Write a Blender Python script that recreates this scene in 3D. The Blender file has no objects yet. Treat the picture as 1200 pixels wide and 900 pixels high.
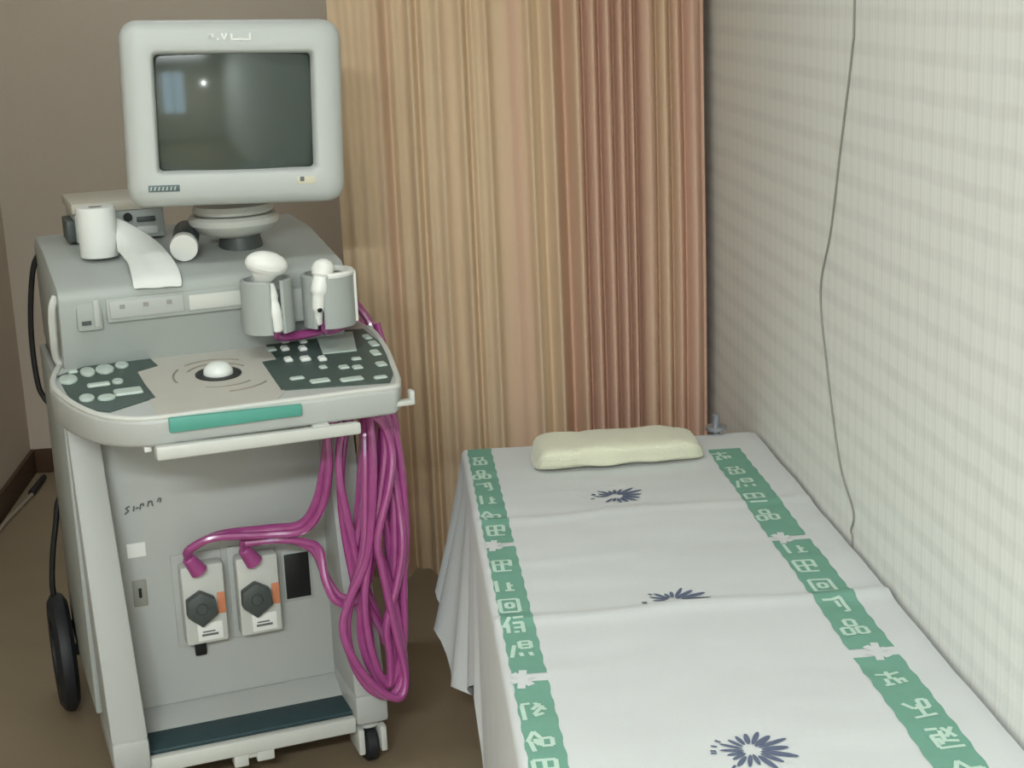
import bpy, bmesh, math, random
from mathutils import Vector, Matrix, Euler
from mathutils import noise as mnoise

random.seed(7)
SC = bpy.context.scene
COL = SC.collection
PI = math.pi

# ------------------------------------------------------------------ camera
CAM_H, YAW, PITCH, ROLL, FPX = 1.60, math.radians(4.197), math.radians(14.409), 0.042, 1850.0
fw = Vector((math.sin(YAW) * math.cos(PITCH), math.cos(YAW) * math.cos(PITCH), -math.sin(PITCH)))
rt = Vector((math.cos(YAW), -math.sin(YAW), 0.0))
dn = fw.cross(rt)
cx = rt * math.cos(ROLL) + dn * math.sin(ROLL)
cy = rt * math.sin(ROLL) - dn * math.cos(ROLL)
cam = bpy.data.cameras.new('camera')
cam.sensor_fit = 'HORIZONTAL'
cam.sensor_width = 36.0
cam.lens = FPX / 1200.0 * 36.0
cam.clip_start = 0.02
cam_o = bpy.data.objects.new('camera', cam)
COL.objects.link(cam_o)
m = Matrix.Identity(4)
for i in range(3):
    m[i][0], m[i][1], m[i][2] = cx[i], cy[i], -fw[i]
m[0][3], m[1][3], m[2][3] = 0.0, 0.0, CAM_H
cam_o.matrix_world = m
SC.camera = cam_o

# ------------------------------------------------------------------ world, lights, exposure
world = bpy.data.worlds.new('sky')
SC.world = world
world.use_nodes = True
bg = world.node_tree.nodes['Background']
bg.inputs[0].default_value = (0.62, 0.84, 1.0, 1)
bg.inputs[1].default_value = 7.5

def lamp(name, kind, energy, loc, color=(1, 1, 1), rot=None, **kw):
    d = bpy.data.lights.new(name, kind)
    d.energy = energy
    d.color = color
    for k, v in kw.items():
        setattr(d, k, v)
    o = bpy.data.objects.new(name, d)
    COL.objects.link(o)
    o.location = loc
    if rot:
        o.rotation_euler = rot
    return o

# the camera's own flash, a hand's breadth above and left of the lens
lamp('camera_flash', 'POINT', 6.0, (-0.05, -0.01, CAM_H + 0.09), (0.95, 1.0, 1.0), shadow_soft_size=0.026)
# the room's ceiling lamp, then two added to brighten the middle and back
for ly, lw in ((-1.00, 238.0), (2.20, 15.0), (4.70, 9.5)):
    lamp('ceiling_or_fill_light', 'AREA', lw, (-0.50, ly, 2.545), (0.885, 0.972, 1.0),
         shape='RECTANGLE', size=1.2, size_y=0.16)

SC.view_settings.view_transform = 'Standard'
SC.view_settings.look = 'None'
SC.view_settings.exposure = -0.48
SC.view_settings.gamma = 1.0
SC.view_settings.use_curve_mapping = False

# ------------------------------------------------------------------ materials
def lin(c):
    return tuple(((v / 255.0) / 12.92 if v / 255.0 <= 0.04045 else ((v / 255.0 + 0.055) / 1.055) ** 2.4) for v in c) + (1.0,)

def mat(name, c, rough=0.55, c2=None, vscale=6.0, bump=0.0, bscale=80.0, spec=0.4, metal=0.0, coat=0.0, sheen=0.0, emit=0.0):
    """principled surface with faint procedural colour mottling and fine relief"""
    M = bpy.data.materials.new(name)
    M.use_nodes = True
    nt = M.node_tree
    b = nt.nodes['Principled BSDF']
    b.inputs['Roughness'].default_value = rough
    b.inputs['Metallic'].default_value = metal
    b.inputs['Specular IOR Level'].default_value = spec
    b.inputs['Coat Weight'].default_value = coat
    b.inputs['Sheen Weight'].default_value = sheen
    tc = nt.nodes.new('ShaderNodeTexCoord')
    n = nt.nodes.new('ShaderNodeTexNoise')
    n.inputs['Scale'].default_value = vscale
    n.inputs['Detail'].default_value = 4.0
    nt.links.new(tc.outputs['Object'], n.inputs['Vector'])
    mx = nt.nodes.new('ShaderNodeMix')
    mx.data_type = 'RGBA'
    mx.inputs['A'].default_value = lin(c)
    if c2 is None:
        c2 = tuple(max(0, v * 0.93) for v in c)
    mx.inputs['B'].default_value = lin(c2)
    nt.links.new(n.outputs['Fac'], mx.inputs['Factor'])
    nt.links.new(mx.outputs['Result'], b.inputs['Base Color'])
    if bump > 0:
        n2 = nt.nodes.new('ShaderNodeTexNoise')
        n2.inputs['Scale'].default_value = bscale
        n2.inputs['Detail'].default_value = 3.0
        nt.links.new(tc.outputs['Object'], n2.inputs['Vector'])
        bp = nt.nodes.new('ShaderNodeBump')
        bp.inputs['Strength'].default_value = bump
        bp.inputs['Distance'].default_value = 0.004
        nt.links.new(n2.outputs['Fac'], bp.inputs['Height'])
        nt.links.new(bp.outputs['Normal'], b.inputs['Normal'])
    if emit > 0:
        b.inputs['Emission Color'].default_value = lin(c)
        b.inputs['Emission Strength'].default_value = emit
    return M

def mapping_chain(nt, scale, kind='Object'):
    tc = nt.nodes.new('ShaderNodeTexCoord')
    mp = nt.nodes.new('ShaderNodeMapping')
    mp.inputs['Scale'].default_value = scale
    nt.links.new(tc.outputs[kind], mp.inputs['Vector'])
    return mp

def wallpaper_mat():
    """pale wallpaper printed with a soft check of grey bands"""
    M = mat('check_wallpaper', (234, 235, 228), 0.6, (228, 229, 223), 3.0, bump=0.12, bscale=160)
    nt = M.node_tree
    b = nt.nodes['Principled BSDF']
    old = b.inputs['Base Color'].links[0].from_socket
    tc = nt.nodes.new('ShaderNodeTexCoord')
    sep = nt.nodes.new('ShaderNodeSeparateXYZ')
    dist = nt.nodes.new('ShaderNodeTexNoise')
    dist.inputs['Scale'].default_value = 14.0
    nt.links.new(tc.outputs['Object'], dist.inputs['Vector'])
    add = nt.nodes.new('ShaderNodeMixRGB')
    add.blend_type = 'ADD'
    add.inputs[0].default_value = 0.012
    nt.links.new(tc.outputs['Object'], add.inputs[1])
    nt.links.new(dist.outputs['Color'], add.inputs[2])
    nt.links.new(add.outputs[0], sep.inputs[0])
    def band(sock, period, lo, hi):
        mu = nt.nodes.new('ShaderNodeMath'); mu.operation = 'MULTIPLY'; mu.inputs[1].default_value = 2 * PI / period
        sn = nt.nodes.new('ShaderNodeMath'); sn.operation = 'SINE'
        mr = nt.nodes.new('ShaderNodeMapRange'); mr.interpolation_type = 'SMOOTHSTEP'
        mr.inputs[1].default_value = lo; mr.inputs[2].default_value = hi
        nt.links.new(sock, mu.inputs[0]); nt.links.new(mu.outputs[0], sn.inputs[0]); nt.links.new(sn.outputs[0], mr.inputs[0])
        return mr.outputs[0]
    h = band(sep.outputs['Z'], 0.056, -0.2, 0.9)
    v = band(sep.outputs['Y'], 0.044, 0.1, 0.95)
    v2 = band(sep.outputs['Y'], 0.0147, 0.0, 1.0)
    def mul(a, f):
        q = nt.nodes.new('ShaderNodeMath'); q.operation = 'MULTIPLY'; q.inputs[1].default_value = f
        nt.links.new(a, q.inputs[0]); return q.outputs[0]
    def plus(a, c):
        q = nt.nodes.new('ShaderNodeMath'); q.operation = 'ADD'; q.use_clamp = True
        nt.links.new(a, q.inputs[0]); nt.links.new(c, q.inputs[1]); return q.outputs[0]
    nz = nt.nodes.new('ShaderNodeTexNoise'); nz.inputs['Scale'].default_value = 9.0; nz.inputs['Detail'].default_value = 2.0
    nt.links.new(tc.outputs['Object'], nz.inputs['Vector'])
    hm = nt.nodes.new('ShaderNodeMath'); hm.operation = 'MULTIPLY'
    nt.links.new(h, hm.inputs[0]); nt.links.new(nz.outputs['Fac'], hm.inputs[1])
    hn = hm.outputs[0]
    f = plus(plus(mul(hn, 0.27), mul(v, 0.09)), mul(v2, 0.10))
    mx = nt.nodes.new('ShaderNodeMix'); mx.data_type = 'RGBA'
    mx.inputs['B'].default_value = lin((172, 172, 168))
    nt.links.new(f, mx.inputs['Factor'])
    nt.links.new(old, mx.inputs['A'])
    nt.links.new(mx.outputs['Result'], b.inputs['Base Color'])
    return M

def curtain_mat():
    """beige cloth woven with pinkish vertical stripes, denser towards one end"""
    M = mat('curtain_cloth', (216, 190, 158), 0.85, (210, 182, 150), 5.0, bump=0.1, bscale=300, spec=0.15, sheen=0.0)
    nt = M.node_tree
    b = nt.nodes['Principled BSDF']
    old = b.inputs['Base Color'].links[0].from_socket
    uv = nt.nodes.new('ShaderNodeUVMap')
    mp = nt.nodes.new('ShaderNodeMapping')
    mp.inputs['Scale'].default_value = (12.0, 0.3, 1.0)
    nt.links.new(uv.outputs[0], mp.inputs[0])
    n = nt.nodes.new('ShaderNodeTexNoise'); n.inputs['Scale'].default_value = 1.0; n.inputs['Detail'].default_value = 2.0
    nt.links.new(mp.outputs[0], n.inputs['Vector'])
    sep = nt.nodes.new('ShaderNodeSeparateXYZ')
    nt.links.new(uv.outputs[0], sep.inputs[0])
    mr = nt.nodes.new('ShaderNodeMapRange')
    mr.inputs[1].default_value = 0.40; mr.inputs[2].default_value = 0.75
    mr.inputs[3].default_value = -0.02; mr.inputs[4].default_value = 0.22
    nt.links.new(sep.outputs[0], mr.inputs[0])
    ad = nt.nodes.new('ShaderNodeMath'); ad.operation = 'ADD'
    nt.links.new(n.outputs['Fac'], ad.inputs[0]); nt.links.new(mr.outputs[0], ad.inputs[1])
    rp = nt.nodes.new('ShaderNodeMapRange'); rp.interpolation_type = 'SMOOTHSTEP'
    rp.inputs[1].default_value = 0.47; rp.inputs[2].default_value = 0.72
    nt.links.new(ad.outputs[0], rp.inputs[0])
    mx = nt.nodes.new('ShaderNodeMix'); mx.data_type = 'RGBA'
    mx.inputs['B'].default_value = lin((212, 174, 152))
    nt.links.new(rp.outputs[0], mx.inputs['Factor']); nt.links.new(old, mx.inputs['A'])
    nt.links.new(mx.outputs['Result'], b.inputs['Base Color'])
    b.inputs['Transmission Weight'].default_value = 0.0
    return M

MT = dict(
    floor=mat('brown_floor', (142, 125, 101), 0.5, (126, 110, 88), 5.0, bump=0.1, bscale=60),
    wall=mat('taupe_wall_paint', (192, 178, 160), 0.75, (184, 171, 154), 3.0, bump=0.12, bscale=120),
    paper=wallpaper_mat(),
    ceil=mat('white_ceiling_paint', (225, 222, 214), 0.8, bump=0.05),
    skirting=mat('dark_brown_skirting', (84, 62, 44), 0.5, (70, 50, 36)),
    curtain=curtain_mat(),
    shell=mat('warm_grey_plastic', (181, 182, 178), 0.45, (175, 177, 173), 3.0, bump=0.06, bscale=400),
    shell2=mat('cool_grey_plastic', (168, 173, 168), 0.45, (163, 167, 163), 3.0, bump=0.06, bscale=400),
    side=mat('grey_side_plastic', (150, 149, 140), 0.5, (144, 142, 134), 3.0, bump=0.06, bscale=400),
    panel=mat('grey_panel_paint', (180, 182, 177), 0.5, (175, 177, 173), 2.0, bump=0.05, bscale=500),
    monitor=mat('pale_monitor_plastic', (191, 194, 190), 0.42, (186, 189, 185), 3.0, bump=0.05, bscale=500),
    light=mat('pale_grey_plastic', (202, 203, 196), 0.4, (196, 197, 190)),
    beige=mat('beige_keyplate', (192, 188, 178), 0.5, (184, 180, 170), 30.0),
    beigedark=mat('beige_groove', (150, 143, 128), 0.6),
    keydark=mat('dark_green_keyplate', (74, 90, 84), 0.5, (64, 80, 74), 20.0),
    key=mat('pale_key_plastic', (190, 202, 192), 0.4, (180, 192, 184), 40.0),
    keywhite=mat('white_key_plastic', (232, 234, 228), 0.35),
    white=mat('white_plastic', (236, 236, 230), 0.35, (230, 230, 224)),
    teal=mat('teal_strip', (86, 158, 142), 0.4, (80, 150, 134)),
    pad=mat('dark_teal_pad', (52, 74, 78), 0.6, (44, 64, 68), 40.0, bump=0.3, bscale=200),
    black=mat('black_plastic', (26, 27, 27), 0.45),
    dark=mat('dark_grey_plastic', (78, 84, 82), 0.45, (66, 72, 70), 30.0),
    rubber=mat('black_rubber', (34, 36, 38), 0.55),
    orange=mat('orange_sticker', (214, 138, 100), 0.5, (200, 126, 92), 60.0),
    ink=mat('grey_ink', (108, 112, 109), 0.6),
    screen=mat('dark_screen_glass', (62, 72, 66), 0.09, (58, 68, 62), 2.0, spec=0.5, coat=0.3),
    badge=mat('dark_badge', (70, 84, 88), 0.35, (110, 124, 124), 90.0),
    gold=mat('cream_sticker', (220, 214, 190), 0.5),
    purple=mat('purple_cable_vinyl', (172, 80, 142), 0.2, (150, 60, 122), 30.0, spec=0.8, coat=0.6),
    sheet=mat('white_cotton_sheet', (208, 210, 208), 0.85, (202, 204, 203), 4.0, bump=0.12, bscale=350, spec=0.2, sheen=0.1),
    green=mat('sea_green_print', (118, 163, 144), 0.85, (110, 154, 136), 30.0, bump=0.12, bscale=350, spec=0.2),
    mint=mat('pale_mint_print', (198, 218, 204), 0.85, (178, 206, 190), 60.0, spec=0.2),
    navy=mat('slate_blue_print', (86, 94, 118), 0.85, (104, 112, 132), 60.0, spec=0.2),
    cream=mat('cream_towel', (222, 221, 196), 0.9, (214, 212, 188), 12.0, bump=0.5, bscale=260, spec=0.15, sheen=0.25),
    tissue=mat('white_tissue', (226, 227, 222), 0.85, (218, 219, 214), 10.0, bump=0.15, bscale=120, spec=0.15),
    vinyl=mat('dark_green_vinyl', (64, 82, 70), 0.4),
    steel=mat('grey_steel', (168, 172, 178), 0.35, metal=0.7),
    wire=mat('grey_wire', (142, 140, 130), 0.5),
    cord=mat('pale_grey_cord', (150, 138, 122), 0.5),
    box=mat('beige_printer_plastic', (186, 180, 164), 0.5, (178, 172, 156)),
    bottle=mat('dark_grey_bottle', (58, 66, 66), 0.4),
    lampwhite=mat('lamp_diffuser', (255, 250, 240), 0.6, emit=1.0),
    glass=None,
)
g = bpy.data.materials.new('window_glass')
g.use_nodes = True
gt = g.node_tree
for nd in list(gt.nodes):
    gt.nodes.remove(nd)
go = gt.nodes.new('ShaderNodeOutputMaterial')
gm = gt.nodes.new('ShaderNodeMixShader'); gm.inputs[0].default_value = 0.06
gtr = gt.nodes.new('ShaderNodeBsdfTransparent'); ggl = gt.nodes.new('ShaderNodeBsdfGlossy'); ggl.inputs['Roughness'].default_value = 0.02
gt.links.new(gtr.outputs[0], gm.inputs[1]); gt.links.new(ggl.outputs[0], gm.inputs[2]); gt.links.new(gm.outputs[0], go.inputs[0])
MT['glass'] = g

# ------------------------------------------------------------------ mesh helpers
class MB:
    """collects shapes and links them as ONE mesh object"""
    def __init__(self):
        self.bm = bmesh.new()

    def _merge(self, tmp, M=None):
        me = bpy.data.meshes.new('tmp')
        if M is not None:
            tmp.transform(M)
        tmp.to_mesh(me)
        tmp.free()
        self.bm.from_mesh(me)
        bpy.data.meshes.remove(me)

    def box(self, lo, hi, bev=0.0, M=None, seg=2):
        t = bmesh.new()
        bmesh.ops.create_cube(t, size=1.0)
        for v in t.verts:
            v.co = Vector([lo[i] + (v.co[i] + 0.5) * (hi[i] - lo[i]) for i in range(3)])
        if bev > 0:
            bmesh.ops.bevel(t, geom=t.edges[:], offset=bev, segments=seg, affect='EDGES', profile=0.5)
        self._merge(t, M)
        return self

    def hexa(self, pts, bev=0.0, seg=2):
        """eight corners: bottom four then top four, both anticlockwise seen from above"""
        t = bmesh.new()
        v = [t.verts.new(p) for p in pts]
        for f in ((3, 2, 1, 0), (4, 5, 6, 7), (0, 1, 5, 4), (1, 2, 6, 5), (2, 3, 7, 6), (3, 0, 4, 7)):
            t.faces.new([v[i] for i in f])
        if bev > 0:
            bmesh.ops.bevel(t, geom=t.edges[:], offset=bev, segments=seg, affect='EDGES', profile=0.5)
        self._merge(t)
        return self

    def prism(self, poly, lo, hi, axis=2, bev=0.0, M=None, seg=2):
        """polygon extruded along an axis; axis 0: poly is (y,z), 1: (x,z), 2: (x,y)"""
        t = bmesh.new()
        def P(p, h):
            return {0: (h, p[0], p[1]), 1: (p[0], h, p[1]), 2: (p[0], p[1], h)}[axis]
        a = [t.verts.new(P(p, lo)) for p in poly]
        b = [t.verts.new(P(p, hi)) for p in poly]
        n = len(poly)
        t.faces.new(a[::-1]); t.faces.new(b)
        for i in range(n):
            t.faces.new([a[i], a[(i + 1) % n], b[(i + 1) % n], b[i]])
        bmesh.ops.recalc_face_normals(t, faces=t.faces[:])
        if bev > 0:
            e = [x for x in t.edges if len(x.link_faces) == 2 and x.calc_face_angle(0) > 0.5]
            bmesh.ops.bevel(t, geom=e, offset=bev, segments=seg, affect='EDGES', profile=0.5)
        self._merge(t, M)
        return self

    def lathe(self, prof, n=24, M=None, a0=0.0, a1=2 * PI):
        """profile of (radius, z) turned about z"""
        t = bmesh.new()
        full = abs(a1 - a0 - 2 * PI) < 1e-6
        k = n if full else n + 1
        rings = []
        for r, z in prof:
            rings.append([t.verts.new((r * math.cos(a0 + (a1 - a0) * i / n), r * math.sin(a0 + (a1 - a0) * i / n), z)) for i in range(k)])
        for A, B in zip(rings, rings[1:]):
            for i in range(n):
                j = (i + 1) % k
                t.faces.new([A[i], A[j], B[j], B[i]])
        bmesh.ops.remove_doubles(t, verts=t.verts[:], dist=1e-6)
        bmesh.ops.recalc_face_normals(t, faces=t.faces[:])
        self._merge(t, M)
        return self

    def cyl(self, p0, p1, r0, r1=None, n=20, bev=0.0):
        p0, p1 = Vector(p0), Vector(p1)
        r1 = r0 if r1 is None else r1
        d = p1 - p0
        L = d.length
        M = Matrix.Translation(p0) @ d.to_track_quat('Z', 'Y').to_matrix().to_4x4()
        b = bev
        prof = [(0, 0), (r0 - b, 0), (r0, b), (r1, L - b), (r1 - b, L), (0, L)] if b > 0 else [(0, 0), (r0, 0), (r1, L), (0, L)]
        return self.lathe(prof, n, M)

    def tube(self, pts, r, n=8, sub=6, smooth=True):
        P = [Vector(p) for p in pts]
        if smooth and len(P) > 2:
            Q = []
            for i in range(len(P) - 1):
                a, b, c, d = P[max(i - 1, 0)], P[i], P[i + 1], P[min(i + 2, len(P) - 1)]
                for k in range(sub):
                    u = k / sub
                    Q.append(0.5 * ((2 * b) + (c - a) * u + (2 * a - 5 * b + 4 * c - d) * u * u + (3 * b - a - 3 * c + d) * u ** 3))
            Q.append(P[-1])
            P = Q
        t = bmesh.new()
        rings = []
        up = Vector((0.31, 0.2, 0.93))
        nrm = None
        for i, p in enumerate(P):
            tan = (P[min(i + 1, len(P) - 1)] - P[max(i - 1, 0)]).normalized()
            nrm = (up if nrm is None else nrm)
            nrm = (nrm - tan * nrm.dot(tan))
            if nrm.length < 1e-5:
                nrm = tan.orthogonal()
            nrm.normalize()
            bi = tan.cross(nrm)
            rr = r[i * (len(r) - 1) // max(1, len(P) - 1)] if isinstance(r, (list, tuple)) else r
            rings.append([t.verts.new(p + (nrm * math.cos(2 * PI * k / n) + bi * math.sin(2 * PI * k / n)) * rr) for k in range(n)])
        for A, B in zip(rings, rings[1:]):
            for k in range(n):
                t.faces.new([A[k], A[(k + 1) % n], B[(k + 1) % n], B[k]])
        t.faces.new(rings[0][::-1]); t.faces.new(rings[-1])
        bmesh.ops.recalc_face_normals(t, faces=t.faces[:])
        self._merge(t)
        return self

    def sphere(self, c, r, sc=(1, 1, 1), M=None, u=20, v=12):
        t = bmesh.new()
        bmesh.ops.create_uvsphere(t, u_segments=u, v_segments=v, radius=r)
        for q in t.verts:
            q.co = Vector((q.co.x * sc[0] + c[0], q.co.y * sc[1] + c[1], q.co.z * sc[2] + c[2]))
        self._merge(t, M)
        return self

    def build(self, name, material, parent=None, angle=35, M=None):
        if M is not None:
            self.bm.transform(M)
        me = bpy.data.meshes.new(name)
        self.bm.to_mesh(me)
        self.bm.free()
        for p in me.polygons:
            p.use_smooth = True
        me.set_sharp_from_angle(angle=math.radians(angle))
        me.materials.append(MT[material] if isinstance(material, str) else material)
        o = bpy.data.objects.new(name, me)
        COL.objects.link(o)
        if parent is not None:
            o.parent = parent
        return o

def grid_mesh(name, rows, material, parent=None, solid=0.0, uv=False, angle=180):
    """a sheet from rows of points"""
    nr, nc = len(rows), len(rows[0])
    vs = [tuple(p) for r in rows for p in r]
    fs = [(i * nc + j, i * nc + j + 1, (i + 1) * nc + j + 1, (i + 1) * nc + j) for i in range(nr - 1) for j in range(nc - 1)]
    me = bpy.data.meshes.new(name)
    me.from_pydata(vs, [], fs)
    if uv:
        L = me.uv_layers.new(name='UVMap')
        for p in me.polygons:
            for li in p.loop_indices:
                vi = me.loops[li].vertex_index
                L.data[li].uv = ((vi % nc) / (nc - 1), (vi // nc) / (nr - 1))
    for p in me.polygons:
        p.use_smooth = True
    me.materials.append(MT[material])
    o = bpy.data.objects.new(name, me)
    COL.objects.link(o)
    if solid > 0:
        s = o.modifiers.new('thickness', 'SOLIDIFY')
        s.thickness = solid
        s.offset = -1
    if parent is not None:
        o.parent = parent
    return o

def thing(name, label, cat, loc=(0, 0, 0), rz=0.0, group=None):
    o = bpy.data.objects.new(name, None)
    COL.objects.link(o)
    o.empty_display_size = 0.1
    o.location = loc
    o.rotation_euler = (0, 0, rz)
    return tag(o, label, cat, group)

def tag(o, label, cat, group=None):
    o['label'] = label
    o['category'] = cat
    if group:
        o['group'] = group
    return o

def struct(o, label=None):
    o['kind'] = 'structure'
    if label:
        o['label'] = label
    return o

# ------------------------------------------------------------------ the room
XL, XR, YB, YF, ZC = -1.29, 0.79, 5.38, -2.6, 2.60
struct(MB().box((XL - .1, YF - .1, -.08), (XR + .1, YB + .1, 0)).build('floor', 'floor'), 'dull brown floor of the examination room')
struct(MB().box((XL - .1, YF - .1, ZC), (XR + .1, YB + .1, ZC + .08)).build('ceiling', 'ceil'), 'white ceiling')
LY0, LY1, LZ0, LZ1 = -1.30, -0.30, 0.95, 2.25  # opening for a window added to light the papered wall from the left
wl = MB()
wl.box((XL - .1, YF - .1, 0), (XL, LY0, ZC))
wl.box((XL - .1, LY1, 0), (XL, YB + .1, ZC))
wl.box((XL - .1, LY0, 0), (XL, LY1, LZ0))
wl.box((XL - .1, LY0, LZ1), (XL, LY1, ZC))
struct(wl.build('wall_left', 'wall'), 'taupe painted wall at the left edge')
wf = MB()
for a in (LY0, (LY0 + LY1) / 2 - .025, LY1 - .05):
    wf.box((XL - .07, a, LZ0), (XL - .01, a + .05, LZ1))
wf.box((XL - .07, LY0, LZ0), (XL - .01, LY1, LZ0 + .05))
wf.box((XL - .07, LY0, LZ1 - .05), (XL - .01, LY1, LZ1))
w2 = struct(wf.build('fill_window', 'white'), 'white framed window added in the left wall for fill light')
MB().box((XL - .045, LY0 + .03, LZ0 + .03), (XL - .04, LY1 - .03, LZ1 - .03)).build('pane', 'glass', w2)
struct(MB().box((XR, YF - .1, 0), (XR + .1, YB + .1, ZC)).build('wall_right', 'paper'), 'pale wall papered with a faint grey check')
struct(MB().box((XL - .1, YB, 0), (XR + .1, YB + .1, ZC)).build('wall_back', 'wall'), 'taupe painted wall behind the scanner')
WX0, WX1, WZ0, WZ1 = -1.24, -0.45, 0.90, 2.35
wr = MB()
wr.box((XL - .1, YF - .1, 0), (WX0, YF, ZC))
wr.box((WX1, YF - .1, 0), (XR + .1, YF, ZC))
wr.box((WX0, YF - .1, 0), (WX1, YF, WZ0))
wr.box((WX0, YF - .1, WZ1), (WX1, YF, ZC))
struct(wr.build('wall_front', 'wall'), 'wall behind the viewer')
wf = MB()
for a in ((WX0, WX0 + .05), (WX1 - .05, WX1), ((WX0 + WX1) / 2 - .02, (WX0 + WX1) / 2 + .02)):
    wf.box((a[0], YF - .07, WZ0), (a[1], YF - .01, WZ1))
wf.box((WX0, YF - .07, WZ0), (WX1, YF - .01, WZ0 + .05))
wf.box((WX0, YF - .07, WZ1 - .05), (WX1, YF - .01, WZ1))
w = struct(wf.build('window_1', 'white'), 'white framed window behind the viewer')
MB().box((WX0 + .03, YF - .045, WZ0 + .03), (WX1 - .03, YF - .04, WZ1 - .03)).build('pane', 'glass', w)
struct(MB().box((XL, YF, 0), (XL + .014, YB, .085), .003).build('baseboard_left', 'skirting'), 'dark brown skirting along the left wall')
struct(MB().box((XL + .014, YB - .014, 0), (XR, YB, .085), .003).build('baseboard_back', 'skirting'), 'dark brown skirting along the back wall')

# ceiling lamp above the viewer, and housings for the two added fill lamps
for ly, ltext in ((-1.00, 'long white ceiling lamp behind the viewer'), (2.20, 'long white fill lamp added above the bed and scanner'), (4.70, 'long white fill lamp added beyond the curtain')):
    cl = thing('ceiling_or_fill_lamp', ltext, 'lamp', (-0.50, ly, ZC), group='ceiling lamps')
    MB().box((-.63, -.15, -.045), (.63, .15, 0), .006).build('housing', 'white', cl)
    MB().box((-.6, -.12, -.052), (.6, .12, -.046), .002).build('diffuser', 'lampwhite', cl)

# ------------------------------------------------------------------ curtain
def curtain():
    t = thing('curtain', 'beige and pinkish pleated curtain hanging behind the bed and scanner', 'curtain', (0.33, 3.75, 0.0))
    X0, X1 = -0.115, 0.774
    # (place, height towards the room, half width) of each pleat, then of each valley
    ridges = [(-.082, .012, .012), (-.046, .010, .014), (-.006, .018, .013), (.034, .008, .012), (.072, .018, .011), (.104, .006, .010), (.138, .016, .012), (.190, .017, .011),
              (.215, .006, .008), (.247, .016, .010), (.296, .008, .014), (.344, .017, .010), (.397, .022, .011), (.455, .018, .011), (.494, .018, .010), (.530, .018, .011),
              (.563, .015, .009), (.589, .014, .007), (.628, .018, .014), (.669, .014, .009), (.700, .013, .008), (.735, .016, .011)]
    valleys = [(.018, .010, .010), (.090, .010, .008), (.205, .010, .007), (.372, .012, .009), (.430, .034, .014), (.476, .030, .006), (.513, .030, .007), (.548, .028, .006), (.578, .026, .005),
               (.603, .036, .007), (.651, .022, .006), (.686, .018, .005), (.718, .018, .006), (.758, .014, .007)]
    def prof(x):
        y = .006 * math.sin(x * 19 + 1) + .004 * math.sin(x * 47)
        for c, a, w in ridges:
            y -= a * math.exp(-((x - c) / w) ** 2)
        for c, a, w in valleys:
            y += a * math.exp(-((x - c) / w) ** 2)
        return y
    NX, NZ = 460, 40
    rows = []
    zt = 2.44
    for j in range(NZ + 1):
        v = j / NZ
        row = []
        for i in range(NX + 1):
            x = X0 + (X1 - X0) * i / NX
            zb = 0.150 + 0.010 * math.sin(x * 42) + 0.012 * mnoise.noise(Vector((x * 6, 1.7, 0)))
            z = zt + (zb - zt) * v
            wav = 0.012 * mnoise.noise(Vector((x * 9, z * 1.3, 3.1)))
            dx = 0.010 * mnoise.noise(Vector((x * 4, z * 0.8, 9.0))) * v
            amp = 0.85 + 0.35 * v
            y = prof(x) * amp + wav
            if x > X1 - .012:  # edge return added to shut lamp light out of the wall gap
                y += .16 * ((x - X1 + .012) / .012) ** 1.5
                x = X1 - .012 + (x - X1 + .012) * .5
            row.append((x + dx * (1 if X0 + .03 < x < X1 - .03 else 0) - .33, y, z))
        rows.append(row)
    grid_mesh('cloth', rows, 'curtain', t, uv=True)
    rail = MB().box((-.46, -.02, 2.455), (.45, .02, 2.48), .004)
    for x in (-.4, 0, .4):
        rail.box((x - .01, -.01, 2.475), (x + .01, .01, ZC))
    rail.build('rail', 'white', t)
    for i in range(18):
        MB().box((-.43 + i * .05, -.006, 2.425), (-.424 + i * .05, .006, 2.458)).build('hook', 'white', t)
curtain()

# ------------------------------------------------------------------ bed
bed = thing('examination_bed', 'narrow examination bed under the white sheet beside the papered wall', 'bed', (0.46, 2.4, 0))
BX0, BX1, BY0, BY1 = -.31, .315, -.95, .92
MB().box((BX0, BY0, .505), (BX1, BY1, .59), .018, seg=3).build('mattress', 'vinyl', bed)
fr = MB()
fr.box((BX0 + .01, BY0 + .02, .455), (BX0 + .05, BY1 - .02, .503), .004)
fr.box((BX1 - .05, BY0 + .02, .455), (BX1 - .01, BY1 - .02, .503), .004)
for y in (BY0 + .02, -.02, BY1 - .06):
    fr.box((BX0 + .01, y, .46), (BX1 - .01, y + .04, .5), .004)
fr.build('frame', 'steel', bed)
for x in (BX0 + .05, BX1 - .05):
    for y in (BY0 + .06, BY1 - .06):
        MB().cyl((x, y, 0), (x, y, .46), .018, bev=.002).build('leg', 'steel', bed)
hp = MB().cyl((.235, BY1 + .012, .46), (.235, BY1 + .012, .645), .009, bev=.002)
hp.cyl((.235, BY1 + .012, .608), (.235, BY1 + .012, .618), .024, bev=.002)
hp.cyl((.235, BY1 - .06, .47), (.235, BY1 + .02, .47), .008)
hp.build('head_post', 'steel', bed)

def sstep(a, b, x):
    u = min(1, max(0, (x - a) / (b - a)))
    return u * u * (3 - 2 * u)

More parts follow.
